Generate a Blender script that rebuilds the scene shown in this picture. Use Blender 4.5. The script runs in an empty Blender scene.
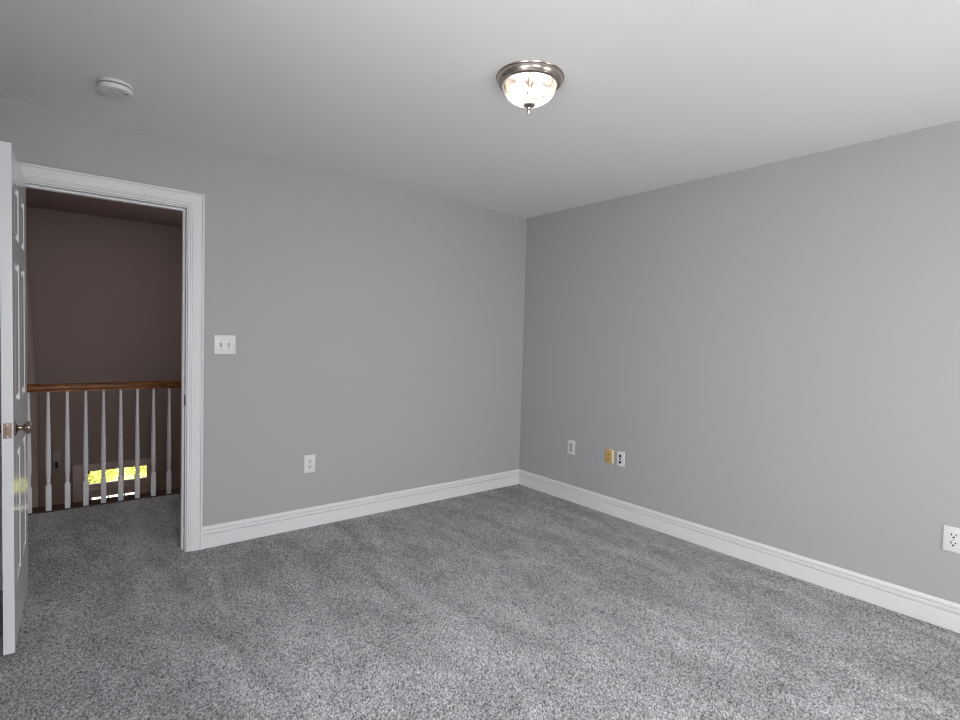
import bpy, bmesh, math, random
import numpy as np
from mathutils import Vector, Matrix
PI = math.pi
S = bpy.context.scene
C = S.collection

# ------------------------------------------------------------------ camera
cd = bpy.data.cameras.new('camera'); cam = bpy.data.objects.new('camera', cd); C.objects.link(cam)
Rv, Uv, Fv = (0.77714213, -0.62865503, 0.02903387), (0.00314515, 0.0500141, 0.99874356), (0.62931727, 0.77607438, -0.04084527)
cam.matrix_world = Matrix(((Rv[0], Uv[0], -Fv[0], -3.36529), (Rv[1], Uv[1], -Fv[1], -3.52753),
                           (Rv[2], Uv[2], -Fv[2], 1.33561), (0, 0, 0, 1)))
cd.sensor_width = 36; cd.lens = 36 * 528.212 / 960; cd.clip_start = 0.02
S.camera = cam
S.cycles.filter_width = 1.05

# ------------------------------------------------------------------ world, sun, daylight, added lights, exposure
S.view_settings.view_transform = 'Standard'; S.view_settings.look = 'None'
S.view_settings.gamma = 1; S.view_settings.use_curve_mapping = False
S.view_settings.exposure = 0.0
W = bpy.data.worlds.new('world'); S.world = W; W.use_nodes = True
bgn = W.node_tree.nodes['Background']
bgn.inputs[0].default_value = (0.78, 0.87, 1.0, 1); bgn.inputs[1].default_value = 1.5

def light(name, kind, loc, target, energy, color, size=None):
    l = bpy.data.lights.new(name, kind); l.energy = energy; l.color = color
    if size: l.shape = 'RECTANGLE'; l.size, l.size_y = size
    o = bpy.data.objects.new(name, l); C.objects.link(o); o.location = loc
    o.rotation_euler = (Vector(target) - Vector(loc)).to_track_quat('-Z', 'Y').to_euler()
    return o
sun = light('sun', 'SUN', (3, 12, 9), (0.4, 8.6, 0), 11.0, (1.0, 0.93, 0.78)); sun.data.angle = 0.01
WINDOWS = [(-3.05, 0.95), (-1.00, 0.95)]           # centre x, width, in the wall behind the camera
# left window: sky light falling steeply; right window: sky plus light bounced up off sunlit ground
light('daylight', 'AREA', (WINDOWS[0][0], -4.95, 1.42), (WINDOWS[0][0] + .1, -3.45, -0.30), 108, (0.96, 0.97, 1.0), (0.95, 1.3))
light('daylight', 'AREA', (WINDOWS[1][0], -4.95, 1.38), (WINDOWS[1][0], -2.95, 0.85), 49, (1.0, 0.985, 0.955), (0.95, 1.3))
SIDEW = (-2.95, 0.90)                             # centre y, width of an unseen window added in the side wall
light('added_side_light', 'AREA', (-3.95, SIDEW[0], 1.40), (-2.0, SIDEW[0], 0.80), 57, (0.99, 0.985, 0.985), (0.85, 1.3))  # added light, brightens the right wall and carpet through the made-up side window
light('added_hall_light', 'AREA', (-0.74, 0.72, 1.40), (-3.5, 1.0, 0.9), 7.5, (1.0, 0.97, 0.94), (0.75, 1.2))  # added light at an invented hall window, only to lift the balusters
light('added_foyer_light', 'AREA', (-0.75, 3.9, 1.7), (-3.5, 4.3, 1.6), 7.5, (1.0, 0.88, 0.80), (1.2, 1.6))  # added soft light for the dim stairwell, set at an invented window

# ------------------------------------------------------------------ helpers
def mat(name, col, rough=0.5, metal=0.0, spec=0.5, bump=None, var=None):
    m = bpy.data.materials.new(name); m.use_nodes = True
    nt = m.node_tree; b = nt.nodes['Principled BSDF']
    b.inputs['Base Color'].default_value = (*col, 1); b.inputs['Roughness'].default_value = rough
    b.inputs['Metallic'].default_value = metal; b.inputs['Specular IOR Level'].default_value = spec
    tc = nt.nodes.new('ShaderNodeTexCoord')
    if var:
        n = nt.nodes.new('ShaderNodeTexNoise'); n.inputs['Scale'].default_value = var[0]; n.inputs['Detail'].default_value = 3
        mr = nt.nodes.new('ShaderNodeMapRange'); mr.inputs[3].default_value = 1 - var[1]; mr.inputs[4].default_value = 1 + var[1]
        mx = nt.nodes.new('ShaderNodeVectorMath'); mx.operation = 'SCALE'; mx.inputs[0].default_value = col
        nt.links.new(tc.outputs['Object'], n.inputs['Vector']); nt.links.new(n.outputs[0], mr.inputs[0])
        nt.links.new(mr.outputs[0], mx.inputs['Scale']); nt.links.new(mx.outputs[0], b.inputs['Base Color'])
    if bump:
        n = nt.nodes.new('ShaderNodeTexNoise'); n.inputs['Scale'].default_value = bump[0]; n.inputs['Detail'].default_value = 4
        bn = nt.nodes.new('ShaderNodeBump'); bn.inputs['Strength'].default_value = bump[1]; bn.inputs['Distance'].default_value = bump[2]
        nt.links.new(tc.outputs['Object'], n.inputs['Vector']); nt.links.new(n.outputs[0], bn.inputs['Height'])
        nt.links.new(bn.outputs[0], b.inputs['Normal'])
    return m

def carpet_mat(name, lo, hi):
    m = bpy.data.materials.new(name); m.use_nodes = True
    nt = m.node_tree; N = nt.nodes; L = nt.links; b = N['Principled BSDF']
    b.inputs['Roughness'].default_value = 1; b.inputs['Specular IOR Level'].default_value = 0.1
    b.inputs['Sheen Weight'].default_value = 0.15
    tc = N.new('ShaderNodeTexCoord')
    a = N.new('ShaderNodeAttribute'); a.attribute_name = 'yarn'
    cr = N.new('ShaderNodeValToRGB'); cr.color_ramp.elements[0].color = (*lo, 1); cr.color_ramp.elements[1].color = (*hi, 1)
    cr.color_ramp.elements[0].position = 0.0; cr.color_ramp.elements[1].position = 1.0
    L.new(a.outputs['Fac'], cr.inputs[0])
    # brushed pile: soft streaks and patches where the nap lies another way
    mp = N.new('ShaderNodeMapping'); mp.inputs['Rotation'].default_value = (0, 0, 0.18); mp.inputs['Scale'].default_value = (2.3, 0.9, 1)
    p = N.new('ShaderNodeTexNoise'); p.inputs['Scale'].default_value = 2.6; p.inputs['Detail'].default_value = 4; p.inputs['Distortion'].default_value = 0.8
    L.new(tc.outputs['Object'], mp.inputs[0]); L.new(mp.outputs[0], p.inputs['Vector'])
    pr = N.new('ShaderNodeMapRange'); pr.inputs[1].default_value = 0.35; pr.inputs[2].default_value = 0.65; pr.inputs[3].default_value = 0.80; pr.inputs[4].default_value = 1.14
    L.new(p.outputs[0], pr.inputs[0])
    sc = N.new('ShaderNodeVectorMath'); sc.operation = 'SCALE'
    L.new(cr.outputs[0], sc.inputs[0]); L.new(pr.outputs[0], sc.inputs['Scale']); L.new(sc.outputs[0], b.inputs['Base Color'])
    return m

def wood_mat(name, c0, c1, rough, axis_scale):
    m = bpy.data.materials.new(name); m.use_nodes = True
    nt = m.node_tree; N = nt.nodes; L = nt.links; b = N['Principled BSDF']; b.inputs['Roughness'].default_value = rough
    tc = N.new('ShaderNodeTexCoord'); mp = N.new('ShaderNodeMapping'); mp.inputs['Scale'].default_value = axis_scale
    n = N.new('ShaderNodeTexNoise'); n.inputs['Scale'].default_value = 6; n.inputs['Detail'].default_value = 5; n.inputs['Distortion'].default_value = 1.2
    cr = N.new('ShaderNodeValToRGB'); cr.color_ramp.elements[0].color = (*c0, 1); cr.color_ramp.elements[1].color = (*c1, 1)
    cr.color_ramp.elements[0].position = 0.35; cr.color_ramp.elements[1].position = 0.65
    L.new(tc.outputs['Object'], mp.inputs[0]); L.new(mp.outputs[0], n.inputs['Vector']); L.new(n.outputs[0], cr.inputs[0]); L.new(cr.outputs[0], b.inputs['Base Color'])
    return m

def glass_mat(name, transp, tint=(1, 1, 1), diffuse=0.0, rough=0.05):
    m = bpy.data.materials.new(name); m.use_nodes = True
    nt = m.node_tree; N = nt.nodes; L = nt.links; N.remove(N['Principled BSDF'])
    t = N.new('ShaderNodeBsdfTransparent'); t.inputs[0].default_value = (*tint, 1)
    g = N.new('ShaderNodeBsdfGlossy'); g.inputs['Roughness'].default_value = rough
    mx = N.new('ShaderNodeMixShader'); mx.inputs[0].default_value = 1 - transp
    L.new(t.outputs[0], mx.inputs[1]); L.new(g.outputs[0], mx.inputs[2]); out = mx
    if diffuse:
        d = N.new('ShaderNodeBsdfTranslucent'); d.inputs[0].default_value = (0.95, 0.93, 0.88, 1)
        m2 = N.new('ShaderNodeMixShader'); m2.inputs[0].default_value = diffuse
        L.new(mx.outputs[0], m2.inputs[1]); L.new(d.outputs[0], m2.inputs[2]); out = m2
    L.new(out.outputs[0], N['Material Output'].inputs[0])
    return m

def emit_mat(name, col, strength):
    m = bpy.data.materials.new(name); m.use_nodes = True
    b = m.node_tree.nodes['Principled BSDF']; b.inputs['Base Color'].default_value = (0.9, 0.9, 0.9, 1)
    b.inputs['Emission Color'].default_value = (*col, 1); b.inputs['Emission Strength'].default_value = strength
    return m

def box(bm, x0, x1, y0, y1, z0, z1, bev=0, seg=2):
    r = bmesh.ops.create_cube(bm, size=1)
    bmesh.ops.scale(bm, vec=(abs(x1 - x0), abs(y1 - y0), abs(z1 - z0)), verts=r['verts'])
    bmesh.ops.translate(bm, vec=((x0 + x1) / 2, (y0 + y1) / 2, (z0 + z1) / 2), verts=r['verts'])
    if bev:
        e = list({e for v in r['verts'] for e in v.link_edges})
        bmesh.ops.bevel(bm, geom=e, offset=bev, segments=seg, profile=0.5, affect='EDGES')
    return bm

def boxes(*bs):
    bm = bmesh.new()
    for b in bs: box(bm, *b)
    return bm

def lathe(bm, prof, n=48, M=None, ribs=0, amp=0.0):
    """prof: (r, z) points turned round local Z; M places it"""
    M = M or Matrix()
    rows = []
    for r, z in prof:
        if r < 1e-6: rows.append([bm.verts.new(M @ Vector((0, 0, z)))]); continue
        row = []
        for k in range(n):
            a = 2 * PI * k / n
            rr = r * (1 + amp * math.cos(ribs * a)) if ribs else r
            row.append(bm.verts.new(M @ Vector((rr * math.cos(a), rr * math.sin(a), z))))
        rows.append(row)
    for a, b in zip(rows, rows[1:]):
        for k in range(n):
            j = (k + 1) % n
            f = [a[k % len(a)], a[j % len(a)], b[j % len(b)], b[k % len(b)]]
            u = list(dict.fromkeys(f))
            if len(u) > 2:
                try: bm.faces.new(u)
                except ValueError: pass
    return bm

def prism(bm, prof, a, b, conv):
    """closed 2-D profile swept straight from a to b; conv(p, q, s) -> point"""
    A = [bm.verts.new(conv(p, q, a)) for p, q in prof]; B = [bm.verts.new(conv(p, q, b)) for p, q in prof]
    n = len(prof)
    for i in range(n): bm.faces.new((A[i], A[(i + 1) % n], B[(i + 1) % n], B[i]))
    bm.faces.new(A[::-1]); bm.faces.new(B)
    return bm

def mesh_from(name, bm, smooth=False):
    bmesh.ops.recalc_face_normals(bm, faces=bm.faces)
    me = bpy.data.meshes.new(name); bm.to_mesh(me); bm.free()
    if smooth:
        for p in me.polygons: p.use_smooth = True
        try: me.set_sharp_from_angle(angle=math.radians(35))
        except Exception: pass
    return me

def obj(name, bm, m, parent=None, smooth=False):
    o = bpy.data.objects.new(name, mesh_from(name, bm, smooth)); C.objects.link(o)
    o.data.materials.append(m)
    if parent: o.parent = parent
    return o
def struct(name, bm, m, parent=None, smooth=False):
    o = obj(name, bm, m, parent, smooth)
    if not parent: o['kind'] = 'structure'
    return o
def thing(name, label, cat, M, group=None):
    o = bpy.data.objects.new(name, None); C.objects.link(o); o.matrix_world = M
    o.empty_display_size = 0.05
    o['label'] = label; o['category'] = cat
    if group: o['group'] = group
    return o
def frame(loc, X, Y, Z):
    return Matrix(((X[0], Y[0], Z[0], loc[0]), (X[1], Y[1], Z[1], loc[1]), (X[2], Y[2], Z[2], loc[2]), (0, 0, 0, 1)))
def on_left(x, z):    # local X along the wall, Y up, Z out into the room (wall with the doorway)
    return frame((x, 0, z), (1, 0, 0), (0, 0, 1), (0, -1, 0))
def on_right(y, z):   # the other wall, plane x = 0
    return frame((0, y, z), (0, -1, 0), (0, 0, 1), (-1, 0, 0))

# ------------------------------------------------------------------ materials
WALL = mat('wall_paint', (0.412, 0.412, 0.416), 0.75, spec=0.25, bump=(260, 0.05, 0.001))
CEIL = mat('ceiling_paint', (0.83, 0.825, 0.81), 0.9, spec=0.2, bump=(220, 0.05, 0.001))
TRIM = mat('white_trim_paint', (0.73, 0.725, 0.735), 0.5, spec=0.3)
DOORP = mat('white_door_paint', (0.68, 0.68, 0.69), 0.2, spec=0.5)
CARPET = carpet_mat('grey_carpet', (0.045, 0.045, 0.047), (0.64, 0.631, 0.648))
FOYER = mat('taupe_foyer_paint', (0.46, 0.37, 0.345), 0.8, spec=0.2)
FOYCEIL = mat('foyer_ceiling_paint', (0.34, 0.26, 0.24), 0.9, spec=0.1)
PLAST = mat('white_plastic', (0.70, 0.70, 0.69), 0.35)
PLAST2 = mat('off_white_plastic', (0.66, 0.66, 0.65), 0.35)
TAN = mat('tan_plastic', (0.55, 0.36, 0.13), 0.45)
CREAM = mat('cream_plastic', (0.80, 0.72, 0.50), 0.45)
BLACK = mat('dark_slot', (0.015, 0.015, 0.015), 0.6)
SCREW = mat('screw_head', (0.55, 0.55, 0.54), 0.4, 0.4)
NICKEL = mat('brushed_nickel', (0.46, 0.40, 0.36), 0.24, 1.0)
BRASS = mat('antique_brass', (0.36, 0.28, 0.215), 0.26, 1.0)
OAK = wood_mat('stained_oak', (0.09, 0.029, 0.009), (0.42, 0.165, 0.05), 0.16, (1.2, 14, 14))
DARKOAK = wood_mat('dark_oak', (0.028, 0.009, 0.005), (0.06, 0.02, 0.01), 0.4, (1.2, 14, 14))
HARDW = wood_mat('foyer_hardwood', (0.16, 0.075, 0.03), (0.28, 0.14, 0.06), 0.3, (10, 1, 10))
PANE = glass_mat('window_glass', 0.93)
SHADE = glass_mat('ribbed_glass', 0.86, (0.96, 0.95, 0.93), 0.15, 0.15)
_sn = SHADE.node_tree.nodes; _lw = _sn.new('ShaderNodeLayerWeight'); _lw.inputs[0].default_value = 0.35
_mr = _sn.new('ShaderNodeMapRange'); _mr.inputs[1].default_value = 0.1; _mr.inputs[2].default_value = 0.8; _mr.inputs[3].default_value = 0.12; _mr.inputs[4].default_value = 0.42
SHADE.node_tree.links.new(_lw.outputs['Facing'], _mr.inputs[0])
SHADE.node_tree.links.new(_mr.outputs[0], [n for n in _sn if n.type == 'MIX_SHADER'][-1].inputs[0])
BULB = emit_mat('lit_bulb', (1.0, 0.93, 0.82), 17)
SOCK = mat('socket_ceramic', (0.62, 0.52, 0.30), 0.5)
LEAF = bpy.data.materials.new('sunlit_leaves'); LEAF.use_nodes = True
_n = LEAF.node_tree.nodes; _p = _n['Principled BSDF']; _p.inputs['Base Color'].default_value = (0.56, 0.62, 0.20, 1); _p.inputs['Roughness'].default_value = 0.6
_t = _n.new('ShaderNodeBsdfTranslucent'); _t.inputs[0].default_value = (0.78, 0.78, 0.28, 1)
_m = _n.new('ShaderNodeMixShader'); _m.inputs[0].default_value = 0.45
LEAF.node_tree.links.new(_p.outputs[0], _m.inputs[1]); LEAF.node_tree.links.new(_t.outputs[0], _m.inputs[2]); LEAF.node_tree.links.new(_m.outputs[0], _n['Material Output'].inputs[0])
LAWN = mat('lawn', (0.62, 0.62, 0.16), 0.9, var=(3, 0.35))
PAVE = mat('pale_paving', (0.75, 0.70, 0.62), 0.9)

# ------------------------------------------------------------------ the room
H = 2.44; XL = -3.62; YB = -4.6
DL, DR, DT = -3.516, -2.731, 2.069      # rough opening
def carpet(name, x0, x1, y0, y1, step, h):
    """short tufted pile: a fine grid whose points stand at uneven heights, each with its own yarn shade"""
    nx = int((x1 - x0) / step) + 1; ny = int((y1 - y0) / step) + 1
    rng = np.random.default_rng(7)
    X, Y = np.meshgrid(np.linspace(x0, x1, nx), np.linspace(y0, y1, ny))
    jx = rng.uniform(-.3, .3, X.shape) * step; jy = rng.uniform(-.3, .3, X.shape) * step
    jx[:, (0, -1)] = 0; jy[(0, -1), :] = 0
    Z = rng.uniform(-h, h, X.shape) - .001
    yarn = np.clip(0.5 + rng.normal(0, .36, X.shape) + Z / h * .12, 0, 1)
    co = np.stack([X + jx, Y + jy, Z], -1).reshape(-1, 3).astype(np.float32)
    I = np.arange(nx * ny).reshape(ny, nx)
    F = np.stack([I[:-1, :-1], I[:-1, 1:], I[1:, 1:], I[1:, :-1]], -1).reshape(-1, 4).astype(np.int32)
    me = bpy.data.meshes.new(name)
    me.vertices.add(len(co)); me.vertices.foreach_set('co', co.ravel())
    me.loops.add(F.size); me.loops.foreach_set('vertex_index', F.ravel())
    me.polygons.add(len(F)); me.polygons.foreach_set('loop_start', np.arange(0, F.size, 4, dtype=np.int32))
    me.update(calc_edges=True)
    at = me.attributes.new('yarn', 'FLOAT', 'POINT'); at.data.foreach_set('value', yarn.ravel().astype(np.float32))
    o = bpy.data.objects.new(name, me); C.objects.link(o); me.materials.append(CARPET)
    o['kind'] = 'structure'
    return o
carpet('floor', XL, 0, YB, 1.305, .0035, .0035)
struct('floor_slab', boxes((XL, 0, YB, 1.305, -0.12, -.012)), DARKOAK)
struct('ceiling', boxes((XL, 0, YB, 0.115, H, H + 0.12)), CEIL)
struct('wall_left', boxes((XL - 0.12, DL, 0, 0.115, 0, H), (DR, 0.12, 0, 0.115, 0, H), (DL, DR, 0, 0.115, DT, H)), WALL)
struct('wall_right', boxes((0, 0.12, YB - 0.15, 0, 0, H)), WALL)
wz0, wz1 = 0.65, 2.00
sa, sb = SIDEW[0] - SIDEW[1] / 2, SIDEW[0] + SIDEW[1] / 2
struct('wall_side', boxes((XL - .12, XL, YB - .15, sa, 0, H), (XL - .12, XL, sb, 0, 0, H), (XL - .12, XL, sa, sb, 0, wz0), (XL - .12, XL, sa, sb, wz1, H)), WALL)
sw = struct('window_5', boxes((XL - .10, XL - .05, sa, sa + .045, wz0, wz1), (XL - .10, XL - .05, sb - .045, sb, wz0, wz1), (XL - .10, XL - .05, sa + .045, sb - .045, wz0, wz0 + .045),
            (XL - .10, XL - .05, sa + .045, sb - .045, wz1 - .045, wz1), (XL - .10, XL - .05, sa + .045, sb - .045, 1.305, 1.345)), TRIM)  # unseen window, added as an opening for the side light
obj('pane', boxes((XL - .077, XL - .073, sa + .045, sb - .045, wz0 + .045, wz1 - .045)), PANE, sw)
seg = []
for wx, ww in WINDOWS: seg.append((wx - ww / 2, wx + ww / 2))
bk = [(XL, seg[0][0], YB - 0.15, YB, 0, H), (seg[0][1], seg[1][0], YB - 0.15, YB, 0, H), (seg[1][1], 0, YB - 0.15, YB, 0, H)]
for a, b in seg: bk += [(a, b, YB - 0.15, YB, 0, wz0), (a, b, YB - 0.15, YB, wz1, H)]
struct('wall_behind', boxes(*bk), WALL)
for i, (a, b) in enumerate(seg):
    f = 0.045; zm = (wz0 + wz1) / 2
    w = struct('window_%d' % (i + 1), boxes((a, a + f, YB - .12, YB - .06, wz0, wz1), (b - f, b, YB - .12, YB - .06, wz0, wz1),
               (a + f, b - f, YB - .12, YB - .06, wz0, wz0 + f), (a + f, b - f, YB - .12, YB - .06, wz1 - f, wz1), (a + f, b - f, YB - .12, YB - .06, zm - .02, zm + .02)), TRIM)
    obj('pane', boxes((a + f, b - f, YB - .092, YB - .088, wz0 + f, wz1 - f)), PANE, w)

BASE = [(0, 0), (.015, 0), (.015, .0830), (.0135, .0845), (.0025, .0850), (.0025, .0910), (.0125, .0920), (.0130, .1040), (.0120, .1085), (.0030, .1090),
        (.0030, .1130), (.0100, .1140), (.0095, .1220), (.0075, .1275), (.0060, .1310), (.0030, .1335), (0, .1340)]
struct('baseboard_left', prism(bmesh.new(), BASE, -2.659, 0, lambda d, z, s: (s, -d, z)), TRIM)
struct('baseboard_right', prism(bmesh.new(), BASE, YB, 0, lambda d, z, s: (-d, s, z)), TRIM)
struct('baseboard_side', prism(bmesh.new(), BASE, YB, -0.025, lambda d, z, s: (XL + d, s, z)), TRIM)
struct('baseboard_behind', prism(bmesh.new(), BASE, XL, 0, lambda d, z, s: (s, YB + d, z)), TRIM)

# door casing (mitred), room side and hall side
CAS = [(0, 0), (0, .009), (.002, .0115), (.007, .0115), (.009, .0065), (.0125, .0065), (.0140, .0105), (.0190, .0115), (.0205, .0075), (.0235, .0075), (.0250, .0115), (.033, .0125), (.046, .0145), (.062, .0165), (.069, .0175),
       (.0705, .0130), (.0735, .0130), (.0750, .0200), (.0800, .0215), (.0840, .0205), (.0870, .0170), (.0870, 0)]
def casing(y0, sgn):
    bm = bmesh.new(); xl, xr, zt = -3.503, -2.744, 2.056
    rows = [[bm.verts.new((xl - t, y0 + sgn * d, 0)), bm.verts.new((xl - t, y0 + sgn * d, zt + t)), bm.verts.new((xr + t, y0 + sgn * d, zt + t)), bm.verts.new((xr + t, y0 + sgn * d, 0))] for t, d in CAS]
    for a, b in zip(rows, rows[1:] + rows[:1]):
        for k in range(3): bm.faces.new((a[k], a[k + 1], b[k + 1], b[k]))
    bm.faces.new([r[0] for r in rows]); bm.faces.new([r[3] for r in rows])
    return bm
struct('trim_1', casing(0, -1), TRIM)
struct('trim_2', casing(.115, 1), TRIM)
jamb = struct('trim_3', boxes((-3.516, -3.497, 0, .115, 0, 2.05), (-2.750, -2.731, 0, .115, 0, 2.05), (-3.516, -2.731, 0, .115, 2.05, 2.069),
              (-3.497, -3.486, .042, .077, 0, 2.039), (-2.761, -2.750, .042, .077, 0, 2.039), (-3.497, -2.750, .042, .077, 2.039, 2.05)), TRIM)
sp = obj('strike_plate', boxes((-2.7525, -2.7495, -.0005, .034, 0.885, 0.945)), mat('dark_bronze', (.10, .085, .07), .45, .8), jamb)
sp['label'] = 'dark metal strike plate let into the white door jamb'

# ------------------------------------------------------------------ the hall, landing and stairwell
FY = 6.0; FZ = -3.1; FR = -1.0; HC = 2.94
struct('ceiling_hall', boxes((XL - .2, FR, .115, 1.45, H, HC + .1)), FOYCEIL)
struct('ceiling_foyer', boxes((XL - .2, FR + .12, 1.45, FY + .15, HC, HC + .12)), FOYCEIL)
# left wall: plumb below, leaning slightly outwards above
LW = [(-3.52, FZ), (-3.52, .58), (-3.66, HC), (-3.85, HC), (-3.85, FZ)]
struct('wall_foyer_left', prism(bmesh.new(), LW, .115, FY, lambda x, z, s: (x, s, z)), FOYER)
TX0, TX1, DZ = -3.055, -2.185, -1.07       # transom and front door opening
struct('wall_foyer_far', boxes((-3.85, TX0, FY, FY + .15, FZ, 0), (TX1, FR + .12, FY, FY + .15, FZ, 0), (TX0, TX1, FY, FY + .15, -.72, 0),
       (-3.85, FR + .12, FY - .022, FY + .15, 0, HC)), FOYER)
struct('wall_foyer_right', boxes((FR, FR + .12, .115, .35, FZ, HC), (FR, FR + .12, .35, 1.1, FZ, .8), (FR, FR + .12, .35, 1.1, 2.0, HC), (FR, FR + .12, 1.1, 3.3, FZ, HC), (FR, FR + .12, 4.5, FY, FZ, HC), (FR, FR + .12, 3.3, 4.5, FZ, .9), (FR, FR + .12, 3.3, 4.5, 2.5, HC)), FOYER)  # both openings are cut for the added hall and stairwell lights
w3 = struct('window_3', boxes((FR + .03, FR + .09, 3.3, 3.35, .9, 2.5), (FR + .03, FR + .09, 4.45, 4.5, .9, 2.5), (FR + .03, FR + .09, 3.35, 4.45, .9, .95), (FR + .03, FR + .09, 3.35, 4.45, 2.45, 2.5)), TRIM)  # unseen window, added to frame the stairwell light
obj('pane', boxes((FR + .058, FR + .062, 3.35, 4.45, .95, 2.45)), PANE, w3)
w6 = struct('window_6', boxes((FR + .03, FR + .09, .35, .39, .8, 2.0), (FR + .03, FR + .09, 1.06, 1.1, .8, 2.0), (FR + .03, FR + .09, .39, 1.06, .8, .84), (FR + .03, FR + .09, .39, 1.06, 1.96, 2.0)), TRIM)  # unseen window, added to frame the light on the balusters
obj('pane', boxes((FR + .058, FR + .062, .39, 1.06, .84, 1.96)), PANE, w6)
struct('floor_foyer', boxes((-3.52, FR, 1.44, FY, FZ - .1, FZ)), HARDW)
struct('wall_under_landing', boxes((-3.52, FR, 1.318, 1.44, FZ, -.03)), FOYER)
# front door frame, transom light and door
FT = mat('dim_white_trim', (0.80, 0.70, 0.66), 0.45)
def rect_trim(x0, x1, z0, z1, w, y0, y1):
    return [(x0 - w, x0, y0, y1, z0, z1 + w), (x1, x1 + w, y0, y1, z0, z1 + w), (x0, x1, y0, y1, z1, z1 + w)]
struct('trim_4', boxes(*rect_trim(TX0, TX1, FZ, -.755, .085, FY - .02, FY), (TX0, TX1, FY - .02, FY + .03, DZ - .02, DZ + .025)), FT)
tr = struct('window_4', boxes((TX0, TX0 + .075, FY, FY + .05, DZ + .025, -.72), (TX1 - .045, TX1, FY, FY + .05, DZ + .025, -.72), (TX0 + .075, TX1 - .045, FY, FY + .05, -.78, -.72),
            (TX0 + .075, TX1 - .045, FY, FY + .05, DZ + .025, -.975), (-2.800, -2.785, FY + .005, FY + .045, -.975, -.78), (-2.548, -2.525, FY + .005, FY + .045, -.975, -.78), (-2.345, -2.325, FY + .005, FY + .045, -.975, -.78)), FT)
obj('pane', boxes((TX0 + .075, TX1 - .045, FY + .022, FY + .027, -.975, -.78)), PANE, tr)
gx0, gx1, gz0, gz1 = -2.92, -2.32, -2.05, -1.175
d2 = struct('door_2', boxes((TX0, gx0, FY, FY + .045, FZ, DZ - .02), (gx1, TX1, FY, FY + .045, FZ, DZ - .02), (gx0, gx1, FY, FY + .045, gz1, DZ - .02), (gx0, gx1, FY, FY + .045, FZ, gz0),
            *[(gx0 + (gx1 - gx0) * k / 3 - .008, gx0 + (gx1 - gx0) * k / 3 + .008, FY + .008, FY + .038, gz0, gz1) for k in (1, 2)],
            *[(gx0, gx1, FY + .008, FY + .038, gz0 + (gz1 - gz0) * k / 3 - .008, gz0 + (gz1 - gz0) * k / 3 + .008) for k in (1, 2)]), FT)
obj('pane', boxes((gx0, gx1, FY + .02, FY + .025, gz0, gz1)), PANE, d2)
k2 = bmesh.new(); lathe(k2, [(0, 0), (.03, 0), (.03, .006), (.011, .01), (.011, .03), (.026, .04), (.028, .055), (.018, .066), (0, .068)], 24, frame((-2.25, FY, -2.12), (1, 0, 0), (0, 0, 1), (0, -1, 0)))
obj('door_knob', k2, BRASS, d2, True)

# ------------------------------------------------------------------ outdoors, seen through the transom
struct('ground_outside', boxes((-12, 8, FY + .15, 30, FZ - .3, FZ - .15)), LAWN)
struct('path_outside', boxes((-4.0, 0.5, FY + .15, 14.6, FZ - .15, FZ - .12)), PAVE)
random.seed(4)
def leaf_cloud(cx, cy, cz, rx, ry, rz, n, s):
    bm = bmesh.new()
    for _ in range(n):
        while True:
            v = Vector((random.uniform(-1, 1), random.uniform(-1, 1), random.uniform(-1, 1)))
            if 0.25 < v.length < 1: break
        c = Vector((v.x * rx, v.y * ry, v.z * rz))
        q = Vector((random.gauss(0, 1), random.gauss(0, 1), random.gauss(0, 1))).normalized()
        t = q.orthogonal().normalized(); b = q.cross(t)
        ln = s * random.uniform(.7, 1.3)
        bm.faces.new([bm.verts.new(c + t * ln), bm.verts.new(c + b * ln * .45 + q * ln * .1), bm.verts.new(c - t * ln), bm.verts.new(c - b * ln * .45 + q * ln * .1)])
    return bm
for i, (sx, sy, lab) in enumerate([(-2.75, 10.6, 'yellow-green leafy shrub outside, left behind the transom over the front door'),
                                   (-1.55, 11.0, 'yellow-green leafy shrub outside, right behind the transom over the front door')]):
    sh = thing('shrub', lab, 'shrub', Matrix.Translation((sx, sy, FZ - .15)), 'sunlit shrubs outside the front door')
    fo = obj('foliage', leaf_cloud(0, 0, 0, .62, .5, .62, 700, .075), LEAF, sh); fo.location = (0, 0, 1.62)
    st = bmesh.new(); lathe(st, [(0, 0), (.035, 0), (.022, 1.55), (0, 1.6)], 10); obj('stem', st, DARKOAK, sh)

# ------------------------------------------------------------------ stair railing
RY = 1.336
rail = thing('stair_railing', 'stair railing with stained oak handrail and white turned balusters beyond the doorway', 'railing', Matrix.Translation((-3.52, RY, 0)))
RP = [(-.022, .866), (.022, .866), (.022, .874), (.030, .880), (.032, .886), (.020, .890), (.018, .901), (.029, .905), (.026, .914), (.012, .922), (-.012, .922), (-.026, .914), (-.029, .905), (-.018, .901), (-.020, .890), (-.032, .886), (-.030, .880), (-.022, .874)]
obj('handrail', prism(bmesh.new(), RP, 0, 2.52, lambda y, z, s: (s, y, z)), OAK, rail, True)
obj('landing_nosing', boxes((0, 2.52, -.030, .125, -.03, .006, .004)), DARKOAK, rail)
def baluster_bm():
    bm = bmesh.new()
    box(bm, -.0165, .0165, -.0165, .0165, .006, .185, .002)
    lathe(bm, [(.0165, .180), (.0160, .188), (.0125, .196), (.0095, .202), (.0095, .206), (.0135, .212), (.0135, .220), (.0100, .226), (.0100, .231), (.0130, .237), (.0135, .245), (.0120, .252), (.0135, .262),
               (.0155, .300), (.0160, .345), (.0145, .45), (.0115, .65), (.0085, .866)], 20)
    return bm
bal = None
for i in range(21):
    x = -2.958 + .1078 * (i - 5) + 3.52
    if bal is None: b = bal = obj('baluster', baluster_bm(), TRIM, rail, True)
    else: b = bal.copy(); C.objects.link(b); b.parent = rail
    b.location = (x, 0, 0)

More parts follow.
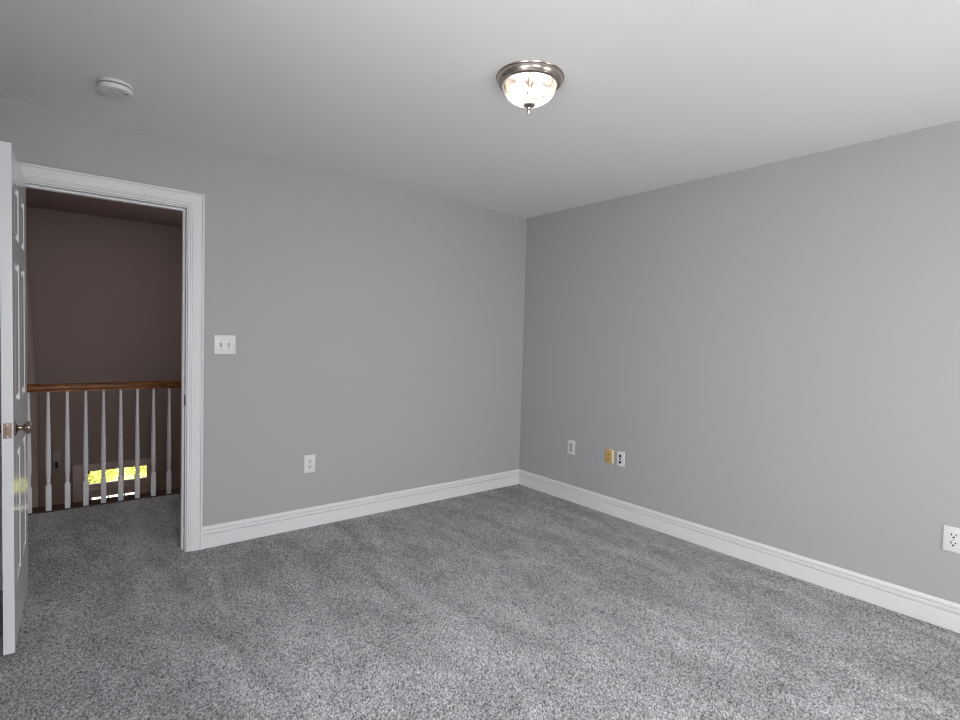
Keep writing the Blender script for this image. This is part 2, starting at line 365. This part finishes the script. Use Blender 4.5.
# ------------------------------------------------------------------ the open six-panel door
hx, hy = -3.465, -.030; lx, ly = -3.486, -.753
dv = Vector((lx - hx, ly - hy, 0)); DW = dv.length; dv.normalize()
DM = frame((hx, hy, .015), dv, (-dv.y, dv.x, 0), (0, 0, 1)); DHT = 2.025; TH = .035
bm = bmesh.new()
st_, mu = .110, .100; pw = (DW - 2 * st_ - mu) / 2
cx = [0, st_, st_ + pw, st_ + pw + mu, DW - st_, DW]
cz = [0, .240, .790, .990, 1.585, 1.675, 1.905, DHT]
def face_grid(y, s):
    def V(x, z, d): return bm.verts.new((x, y - s * d, z))
    for i in range(5):
        for j in range(7):
            x0, x1, z0, z1 = cx[i], cx[i + 1], cz[j], cz[j + 1]
            if i in (1, 3) and j in (1, 3, 5):
                rings = []
                for ins, d in ((0, 0), (.003, .0005), (.011, .012), (.013, .013), (.018, .013), (.038, .002), (.040, .002)):
                    rings.append([V(x0 + ins, z0 + ins, d), V(x1 - ins, z0 + ins, d), V(x1 - ins, z1 - ins, d), V(x0 + ins, z1 - ins, d)])
                for a, b in zip(rings, rings[1:]):
                    for k in range(4): bm.faces.new((a[k], a[(k + 1) % 4], b[(k + 1) % 4], b[k]))
                bm.faces.new(rings[-1])
            else: bm.faces.new((V(x0, z0, 0), V(x1, z0, 0), V(x1, z1, 0), V(x0, z1, 0)))
face_grid(0, 1); face_grid(-TH, -1)
for a, b in (((0, 0), (DW, 0)), ((DW, 0), (DW, DHT)), ((DW, DHT), (0, DHT)), ((0, DHT), (0, 0))):
    bm.faces.new([bm.verts.new((a[0], 0, a[1])), bm.verts.new((b[0], 0, b[1])), bm.verts.new((b[0], -TH, b[1])), bm.verts.new((a[0], -TH, a[1]))])
bmesh.ops.remove_doubles(bm, verts=bm.verts, dist=.0003)
door = struct('door_1', bm, DOORP); door.matrix_world = DM
KX, KZ = DW - .062, .902
KP = [(0, 0), (.031, 0), (.032, .003), (.028, .007), (.016, .011), (.0095, .014), (.0085, .022), (.0090, .028), (.0150, .031), (.0225, .036), (.0262, .044), (.0255, .051), (.0200, .057), (.0100, .060), (0, .0605)]
KP = [(r_, z_ * .9) for r_, z_ in KP]
for s, yy in ((1, 0), (-1, -TH)):
    k = bmesh.new(); lathe(k, KP, 36, frame((KX, yy, KZ), (1, 0, 0), (0, 0, -s), (0, s, 0)))
    kb = obj('door_knob', k, BRASS, door, True)
lp = obj('latch_plate', boxes((DW - .001, DW + .0015, -TH / 2 - .0125, -TH / 2 + .0125, KZ - .030, KZ + .030, .0006)), BRASS, door)
obj('latch_bolt', boxes((DW + .001, DW + .009, -TH / 2 - .007, -TH / 2 + .007, KZ - .009, KZ + .009, .002)), BRASS, lp)
for sz in (-.023, .023):
    s_ = bmesh.new(); lathe(s_, [(0, 0), (.0038, 0), (.003, .0012), (0, .0014)], 14, frame((DW + .0014, -TH / 2, KZ + sz), (0, 1, 0), (0, 0, 1), (1, 0, 0)))
    obj('screw', s_, SCREW, lp, True)
for z in (.22, 1.02, 1.80):
    hb = boxes((-.0015, .0005, -TH + .002, -.006, z - .045, z + .045))
    lathe(hb, [(0, z - .046), (.0055, z - .046), (.0055, z + .046), (0, z + .046)], 16, Matrix.Translation((-.006, -TH - .004, 0)))
    obj('hinge', hb, BRASS, door, True)

# ------------------------------------------------------------------ ceiling light
LXY = (-1.7967, -1.8726)
cl = thing('ceiling_light', 'lit brushed nickel flush ceiling light with ribbed glass bowl', 'ceiling light', Matrix.Translation((LXY[0], LXY[1], H)))
pb = bmesh.new()
lathe(pb, [(0, 0), (.1420, 0), (.1432, -.003), (.1420, -.006), (.1385, -.0075), (.1380, -.010), (.1365, -.016), (.1340, -.024), (.1280, -.030), (.1275, -.031), (.1245, -.0315), (.1200, -.0345), (.1160, -.0355), (.1130, -.034), (.1090, -.022), (0, -.018)], 72)
obj('metal_pan', pb, NICKEL, cl, True)
gl = bmesh.new(); gp = []
for k in range(0, 17):
    a = PI / 2 * k / 16; gp.append((.1120 * math.cos(a) ** .85 if k < 16 else .008, -.032 - .080 * math.sin(a)))
lathe(gl, gp, 288, ribs=48, amp=.010)
obj('glass_shade', gl, SHADE, cl, True)
fi = bmesh.new()
lathe(fi, [(r_, z_ + .029) for r_, z_ in [(0, -.134), (.021, -.138), (.0245, -.142), (.0235, -.147), (.0150, -.152), (.0085, -.156), (.0065, -.162), (.0085, -.167), (.0065, -.171), (.0045, -.176), (.0055, -.180), (.0030, -.185), (0, -.186)]], 32)
lathe(fi, [(0, -.02), (.003, -.02), (.003, -.106), (0, -.106)], 10)
obj('finial', fi, NICKEL, cl, True)
for ang in (2.6, 2.6 + PI):
    bmx = bmesh.new()
    M = Matrix.Rotation(ang, 4, 'Z') @ Matrix.Translation((.080, 0, -.050)) @ Matrix.Rotation(-PI / 2, 4, 'Y')
    lathe(bmx, [(0, -.006), (.011, -.004), (.013, .012), (.022, .028), (.0265, .042), (.025, .054), (.016, .066), (0, .070)], 24, M)
    bo = obj('bulb', bmx, BULB, cl, True)
    sk = bmesh.new(); lathe(sk, [(0, -.022), (.015, -.022), (.015, -.005), (0, -.004)], 20, M); obj('socket', sk, SOCK, bo, True)

# ------------------------------------------------------------------ smoke detector
sd = thing('smoke_detector', 'round white smoke detector on the ceiling above the doorway', 'smoke detector', Matrix.Translation((-3.139, -.562, H)))
s1 = bmesh.new(); lathe(s1, [(0, 0), (.066, 0), (.0675, -.004), (.0675, -.012), (.062, -.0135), (0, -.0135)], 56); obj('mounting_base', s1, PLAST, sd, True)
s2 = bmesh.new(); lathe(s2, [(0, -.0135), (.0605, -.0135), (.0605, -.0175), (.0665, -.0180), (.0675, -.022), (.0665, -.032), (.0640, -.0365), (.0600, -.0385), (.050, -.0395), (.030, -.0405), (.028, -.0395), (.0255, -.0395), (.0235, -.0410), (0, -.0415)], 56)
obj('cover', s2, PLAST, sd, True)
s3 = bmesh.new(); lathe(s3, [(.0606, -.0136), (.0630, -.0136), (.0630, -.0176), (.0606, -.0176)], 56)
obj('vent_slot', s3, BLACK, sd, True)
s4 = bmesh.new(); box(s4, .034, .046, -.024, -.018, -.0412, -.0385, .0012); obj('indicator_window', s4, BLACK, sd)
s5 = bmesh.new(); lathe(s5, [(.012, -.041), (.0125, -.0425), (.011, -.0432), (0, -.0434)], 28); obj('test_button', s5, PLAST2, sd, True)

# ------------------------------------------------------------------ wall plates
def plate(parent, w, h, d, m, holes=()):
    b = bmesh.new(); box(b, -w / 2, w / 2, -h / 2, h / 2, 0, d, d * .45, 3)
    return obj('wall_plate', b, m, parent, True)
def screw(parent, x, y, d):
    b = bmesh.new(); lathe(b, [(.0034, d - .001), (.0032, d + .0006), (.0018, d + .0011), (0, d + .0012)], 16, Matrix.Translation((x, y, 0)))
    sc = obj('screw', b, SCREW, parent, True)
    s = bmesh.new(); box(s, x - .0028, x + .0028, y - .0005, y + .0005, d + .0008, d + .0014); obj('slot', s, BLACK, sc)
def receptacle(parent, y, d, m):
    b = bmesh.new(); n = 32; pr = []
    for k in range(n):
        a = 2 * PI * k / n; pr.append((.0172 * math.cos(a), max(-.0138, min(.0138, .0172 * math.sin(a))) + y))
    prism(b, pr, d - .002, d + .0015, lambda p, q, s: (p, q, s))
    r = obj('receptacle', b, m, parent)
    s = boxes((-.0105, -.0062, y - .0005, y + .0095, d + .0010, d + .0019), (.0062, .0105, y + .0005, y + .0090, d + .0010, d + .0019))
    obj('blade_slots', s, BLACK, r)
    g = bmesh.new(); lathe(g, [(.0045, d + .0010), (.0045, d + .0019), (0, d + .0019)], 14, Matrix.Translation((0, y - .0075, 0))); obj('ground_hole', g, BLACK, r)
def outlet(M, label, w=.078, h=.122):
    t = thing('electrical_outlet', label, 'outlet', M, 'duplex wall outlets')
    plate(t, w, h, .006, PLAST); receptacle(t, .0195, .006, PLAST); receptacle(t, -.0195, .006, PLAST); screw(t, 0, 0, .006)
    return t
outlet(on_left(-1.990, .440), 'white duplex outlet low on the left wall, between the doorway and the room corner')
outlet(on_right(-3.032, .436), 'white duplex outlet low on the right wall, cut by the right edge of the photo')
# decorator style outlet nearest the corner
t = thing('decorator_outlet', 'white rectangular outlet plate on the right wall, nearest the room corner', 'outlet', on_right(-.623, .451))
plate(t, .080, .116, .006, PLAST)
b = bmesh.new(); box(b, -.0185, .0185, -.036, .036, .003, .0072, .001); ins = obj('insert', b, mat('grey_plastic', (.46, .46, .46), .4), t)
for y in (.020, -.020):
    obj('blade_slots', boxes((-.0078, -.0055, y - .002, y + .006, .0070, .0076), (.0055, .0078, y - .002, y + .006, .0070, .0076)), BLACK, ins)
    g = bmesh.new(); lathe(g, [(.0028, .0070), (.0028, .0076), (0, .0076)], 14, Matrix.Translation((0, y - .0085, 0))); obj('ground_hole', g, BLACK, ins)
for y in (.048, -.048): screw(t, 0, y, .006)
# tan phone jack box
t = thing('phone_jack', 'tan surface phone jack box with cream back, left of the white cable jack', 'wall jack', on_right(-1.014, .451))
b = bmesh.new(); box(b, -.036, .036, -.054, .054, 0, .005, .0015); obj('back_box', b, CREAM, t, True)
b = bmesh.new(); box(b, -.0355, .0240, -.0535, .0525, .0045, .010, .0015); fp = obj('face_plate', b, TAN, t, True)
for y in (.014, -.018):
    obj('socket', boxes((-.008, .004, y - .0045, y + .0045, .0095, .0104)), mat('brown_socket', (.10, .05, .02), .6), fp)
# white cable plate
t = thing('cable_jack', 'white wall plate with black cable sockets, right of the tan jack', 'wall jack', on_right(-1.118, .450))
plate(t, .070, .112, .006, PLAST)
for y, r in ((.022, .0105), (-.026, .0105), (-.001, .0070)):
    b = bmesh.new(); lathe(b, [(r, .005), (r, .0085), (r * .55, .0085), (r * .5, .0115), (0, .0115)], 24, Matrix.Translation((-.004, y, 0))); obj('socket', b, BLACK, t, True)
b = bmesh.new(); lathe(b, [(.003, .005), (.003, .0072), (0, .0074)], 14, Matrix.Translation((.017, -.007, 0))); rd = obj('red_screw', b, mat('red_dot', (.45, .10, .10), .5), t, True)
# double light switch
t = thing('light_switch', 'white double toggle light switch beside the doorway casing', 'light switch', on_left(-2.536, 1.251))
plate(t, .123, .116, .006, PLAST)
for x, s in ((-.023, 1), (.023, -1)):
    obj('toggle_slot', boxes((x - .0055, x + .0055, -.0125, .0125, .0050, .0063)), mat('toggle_shadow_grey', (.25, .25, .25), .6), t)  # slot grey darkened to paint in the shadow around the toggle
    b = bmesh.new(); prism(b, [(-.0045, -.006), (.0045, -.006), (.0045, .006), (-.0045, .006)], 0, 1, lambda p, q, u: (x + p * (1 - .15 * u), q * (1 - .35 * u) + s * .0125 * u, .0055 + .0165 * u))
    obj('toggle', b, PLAST, t)
    for y in (.030, -.030): screw(t, x, y, .006)
# small box on the foyer wall
t = thing('door_chime', 'small dark box high on the far stairwell wall, left of the front door', 'door chime', frame((-3.322, FY, -.53), (1, 0, 0), (0, 0, 1), (0, -1, 0)))
b = bmesh.new(); box(b, -.045, .045, -.10, .10, 0, .05, .006); obj('cover', b, mat('beige_chime_cover', (.55, .47, .44), .5), t, True)
b = bmesh.new(); box(b, -.016, .016, -.14, -.05, .048, .062, .004); obj('grille', b, mat('chime_grille', (.06, .05, .05), .6), t, True)
